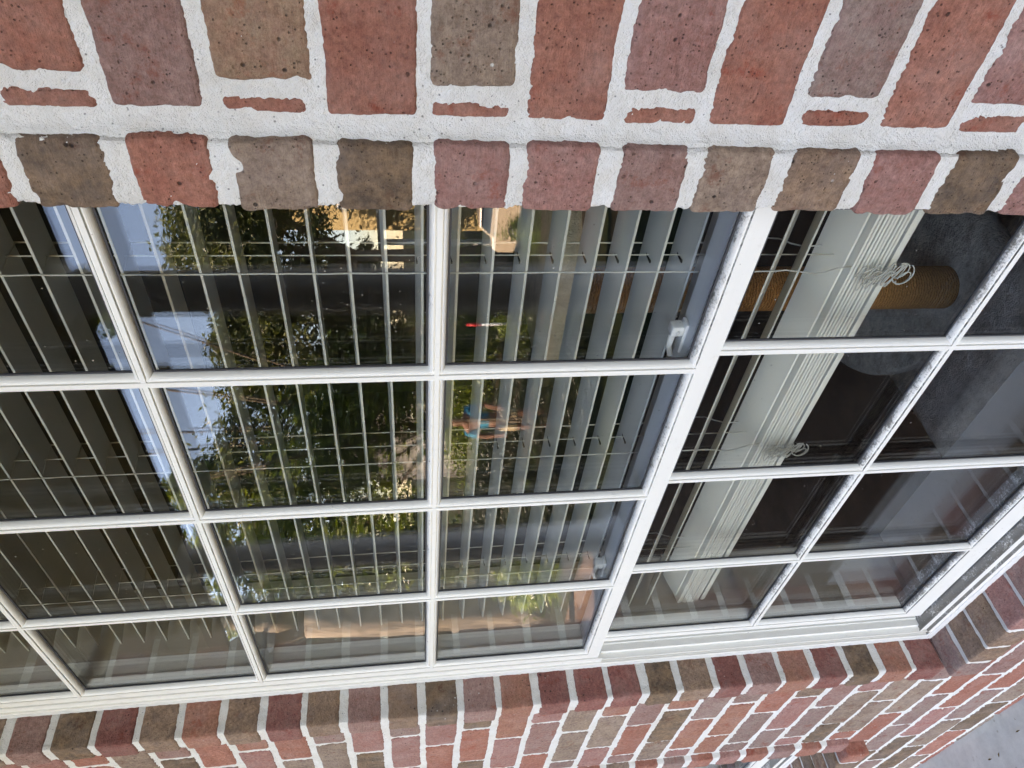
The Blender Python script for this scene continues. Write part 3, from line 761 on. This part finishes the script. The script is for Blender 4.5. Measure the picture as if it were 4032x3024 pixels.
# yellow house across
yh = empty('yellow_house'); tag(yh, 'yellow clapboard house with white windows across the street', 'house')
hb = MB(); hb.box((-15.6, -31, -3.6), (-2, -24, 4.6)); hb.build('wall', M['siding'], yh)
hr = MB(); hr.add([(-16.2, -31.6, 4.5), (-1.4, -31.6, 4.5), (-1.4, -23.4, 4.5), (-16.2, -23.4, 4.5), (-14, -27.5, 7), (-4, -27.5, 7)], [(0, 3, 2, 1), (3, 4, 5, 2), (0, 1, 5, 4), (0, 4, 3), (1, 2, 5)]); hr.build('roof', M['roof'], yh)
for X in (-14.6, -12, -9.4, -6.5):
    for Zw in (-1.6, 1.6):
        wn_ = MB(); wn_.box((X, -24.0, Zw - .7), (X + .95, -23.94, Zw + .7)); wo_ = wn_.build('window', M['white'], yh)
        for a_ in range(2):
            for b_ in range(2):
                pn = MB(); pn.box((X + .07 + a_ * .43, -23.945, Zw - .62 + b_ * .64), (X + .07 + a_ * .43 + .38, -23.93, Zw - .62 + b_ * .64 + .58)); pn.build('pane', M['pane'], wo_)
for q in range(5):
    pd = MB(); pd.tube([(-15.3 + q * 2.4, -22.8, -3.6), (-15.3 + q * 2.4, -22.8, .6)], .12, 12); pd.build('porch_post', M['white'], yh)
pr_ = MB(); pr_.box((-15.7, -24, .6), (-5, -22.5, .8)); pr_.build('porch_roof', M['white'], yh)
# second, far white house
wh = empty('grey_house'); tag(wh, 'small grey house with a dark roof seen beyond the leafy tree', 'house')
q = MB(); q.box((-28, -26, -3.6), (-22.5, -21, .8)); q.build('wall', M['greywall'], wh)
q = MB(); q.add([(-28.4, -26.4, .8), (-22.1, -26.4, .8), (-22.1, -20.6, .8), (-28.4, -20.6, .8), (-25.2, -26.4, 2.6), (-25.2, -20.6, 2.6)], [(0, 1, 2, 3), (0, 3, 5, 4), (1, 4, 5, 2), (0, 4, 1), (3, 2, 5)]); q.build('roof', M['roof'], wh)
for yy in (-25.4, -24, -22.6):
    q = MB(); q.box((-22.5, yy, -1.3), (-22.44, yy + .8, 0)); q.build('window', M['pane'], wh)

# car
car = empty('parked_car'); tag(car, 'beige car with alloy wheels parked across the lawn', 'car')
cx0, cy0, cg = -10.9, -17.6, gz(-10, -16.7)
side = [(0, .35), (.02, .8), (.12, .98), (.5, 1.02), (.85, 1.38), (1.9, 1.42), (2.55, 1.0), (3.6, .88), (3.85, .65), (3.9, .32), (3.5, .25), (.35, .25)]
b = MB(); b.sweep(2, lambda i: [(cx0 + x, cy0 + (0, 1.55)[i], cg + z) for x, z in side], closed=True); bo = b.build('body', M['car'], car)
mo = bo.modifiers.new('bevel', 'BEVEL'); mo.width = .07; mo.segments = 3
g = MB(); g.sweep(2, lambda i: [(cx0 + x, cy0 + (-.006, 1.556)[i], cg + z) for x, z in [(.62, 1.06), (.92, 1.32), (1.85, 1.36), (2.32, 1.04)]], closed=True); g.build('side_window', M['pane'], car)
for xw in (.78, 3.05):
    for yw in (1.42, .02):
        wm = MB(); wm.tube([(cx0 + xw, cy0 + yw - .02, cg + .29), (cx0 + xw, cy0 + yw + .16, cg + .29)], .29, 28); wh_ = wm.build('wheel', M['tyre'], car)
        rm_ = MB(); rm_.tube([(cx0 + xw, cy0 + yw + .161, cg + .29), (cx0 + xw, cy0 + yw + .175, cg + .29)], .19, 24)
        for a_ in range(6): rm_.tube([(cx0 + xw + .1 * math.cos(a_ * 1.047), cy0 + yw + .176, cg + .29 + .1 * math.sin(a_ * 1.047)), (cx0 + xw + .1 * math.cos(a_ * 1.047), cy0 + yw + .178, cg + .29 + .1 * math.sin(a_ * 1.047))], .03, 8, mi=1)
        rm_.build('rim', [M['rim'], M['tyre']], wh_)
mk = MB(); mk.tube([(-8.6, -10.5, gz(-8.6, -10.5)), (-8.6, -10.5, -1.32)], .02, 8, mi=0); mk.tube([(-8.6, -10.5, -1.6), (-8.6, -10.5, -1.3)], .028, 10, mi=1)
tag(mk.build('marker_stake', [M['white'], M['red']]), 'red and white marker stake standing in the lawn', 'stake')

# person
def person(base, facing, label):
    p = empty('person'); tag(p, label, 'person')
    bx_, by_, bz = base; c_, s_ = math.cos(facing), math.sin(facing); k = 1.42 / 1.7
    def T(x, y, z): return Vector((bx_ + (c_ * x - s_ * y) * k, by_ + (s_ * x + c_ * y) * k, bz + z * k)) * S
    def skin(name, verts, edges, mat, sub=2, root=0):
        me = bpy.data.meshes.new(name); me.from_pydata([tuple(T(*v[0])) for v in verts], edges, [])
        o = bpy.data.objects.new(name, me); COL.objects.link(o); o.parent = p
        o.modifiers.new('skin', 'SKIN'); lay = me.skin_vertices[0].data if me.skin_vertices else None
        if lay is None:
            bm = bmesh.new(); bm.from_mesh(me); bm.verts.layers.skin.verify(); bm.to_mesh(me); bm.free(); lay = me.skin_vertices[0].data
        for i, v in enumerate(verts): lay[i].radius = (v[1] * k * S, v[2] * k * S); 
        lay[root].use_root = True
        ss = o.modifiers.new('sub', 'SUBSURF'); ss.levels = sub; ss.render_levels = sub
        me.materials.append(mat); return o
    body = [((0, 0, .95), .13, .10), ((0, 0, 1.18), .13, .10), ((0, .01, 1.40), .15, .10), ((0, .02, 1.50), .055, .055), ((0, .03, 1.58), .075, .085), ((0, .02, 1.68), .075, .09),
            ((-.19, .0, 1.40), .055, .055), ((-.26, .03, 1.14), .042, .042), ((-.24, .12, .93), .032, .032), ((-.235, .17, .86), .03, .02),
            ((.19, 0, 1.40), .055, .055), ((.27, .05, 1.14), .042, .042), ((.24, .18, .98), .032, .032), ((.23, .24, .92), .03, .02),
            ((-.09, 0, .85), .09, .09), ((-.11, .02, .48), .06, .06), ((-.11, -.01, .1), .04, .04), ((-.12, .12, .03), .04, .03),
            ((.09, 0, .85), .09, .09), ((.12, .03, .48), .06, .06), ((.12, 0, .1), .04, .04), ((.13, .13, .03), .04, .03)]
    e = [(0, 1), (1, 2), (2, 3), (3, 4), (4, 5), (2, 6), (6, 7), (7, 8), (8, 9), (2, 10), (10, 11), (11, 12), (12, 13), (0, 14), (14, 15), (15, 16), (16, 17), (0, 18), (18, 19), (19, 20), (20, 21)]
    for hx, hy, hz in ((-.235, .17, .86), (.23, .24, .92)):
        h0 = 9 if hx < 0 else 13
        for q in range(5):
            i0 = len(body); dx_ = (q - 2) * .018; L = (.05, .075, .085, .08, .06)[q]
            if q == 0: body += [((hx + .03, hy + .02, hz - .005), .010, .010), ((hx + .045, hy + .05, hz - .02), .008, .008)]
            else: body += [((hx + dx_, hy + L * .6, hz - L * .5), .009, .009), ((hx + dx_ * .9, hy + L * .7, hz - L), .007, .007)]
            e += [(h0, i0), (i0, i0 + 1)]
    skin('body', body, e, M['skin'])
    sh = [((0, 0, .98), .155, .125), ((0, 0, 1.2), .15, .12), ((0, .01, 1.40), .17, .12), ((-.19, 0, 1.41), .075, .075), ((-.235, .015, 1.22), .07, .065), ((.19, 0, 1.41), .075, .075), ((.24, .03, 1.22), .07, .065)]
    skin('shirt', sh, [(0, 1), (1, 2), (2, 3), (3, 4), (2, 5), (5, 6)], M['teal'])
    st_ = [((0, 0, .96), .15, .12), ((-.09, 0, .84), .105, .105), ((-.11, .02, .56), .085, .085), ((.09, 0, .84), .105, .105), ((.12, .03, .56), .085, .085)]
    skin('shorts', st_, [(0, 1), (1, 2), (0, 3), (3, 4)], M['khaki'])
    hr_ = [((0, -.02, 1.60), .07, .075), ((0, -.005, 1.70), .082, .088), ((0, .03, 1.755), .06, .06)]
    skin('hair', hr_, [(0, 1), (1, 2)], M['hair'])
    for ex in (-.03, .03):
        q0 = T(ex, .105, 1.655) / S; fc = MB(); fc.tube([tuple(q0), tuple(q0 + Vector((0, .004, 0)))], .008, 8); fc.build('eye', M['hair'], p)
    q0 = T(0, .105, 1.60) / S; fc = MB(); fc.tube([tuple(q0 - Vector((.02, 0, 0))), tuple(q0 + Vector((.02, 0, 0)))], .004, 6); fc.build('mouth', M['hair'], p)
    return p
person((-6.2, -5.85, gz(-6.2, -5.85)), math.radians(-40), 'person in a teal short sleeved shirt and khaki shorts standing on the lawn')
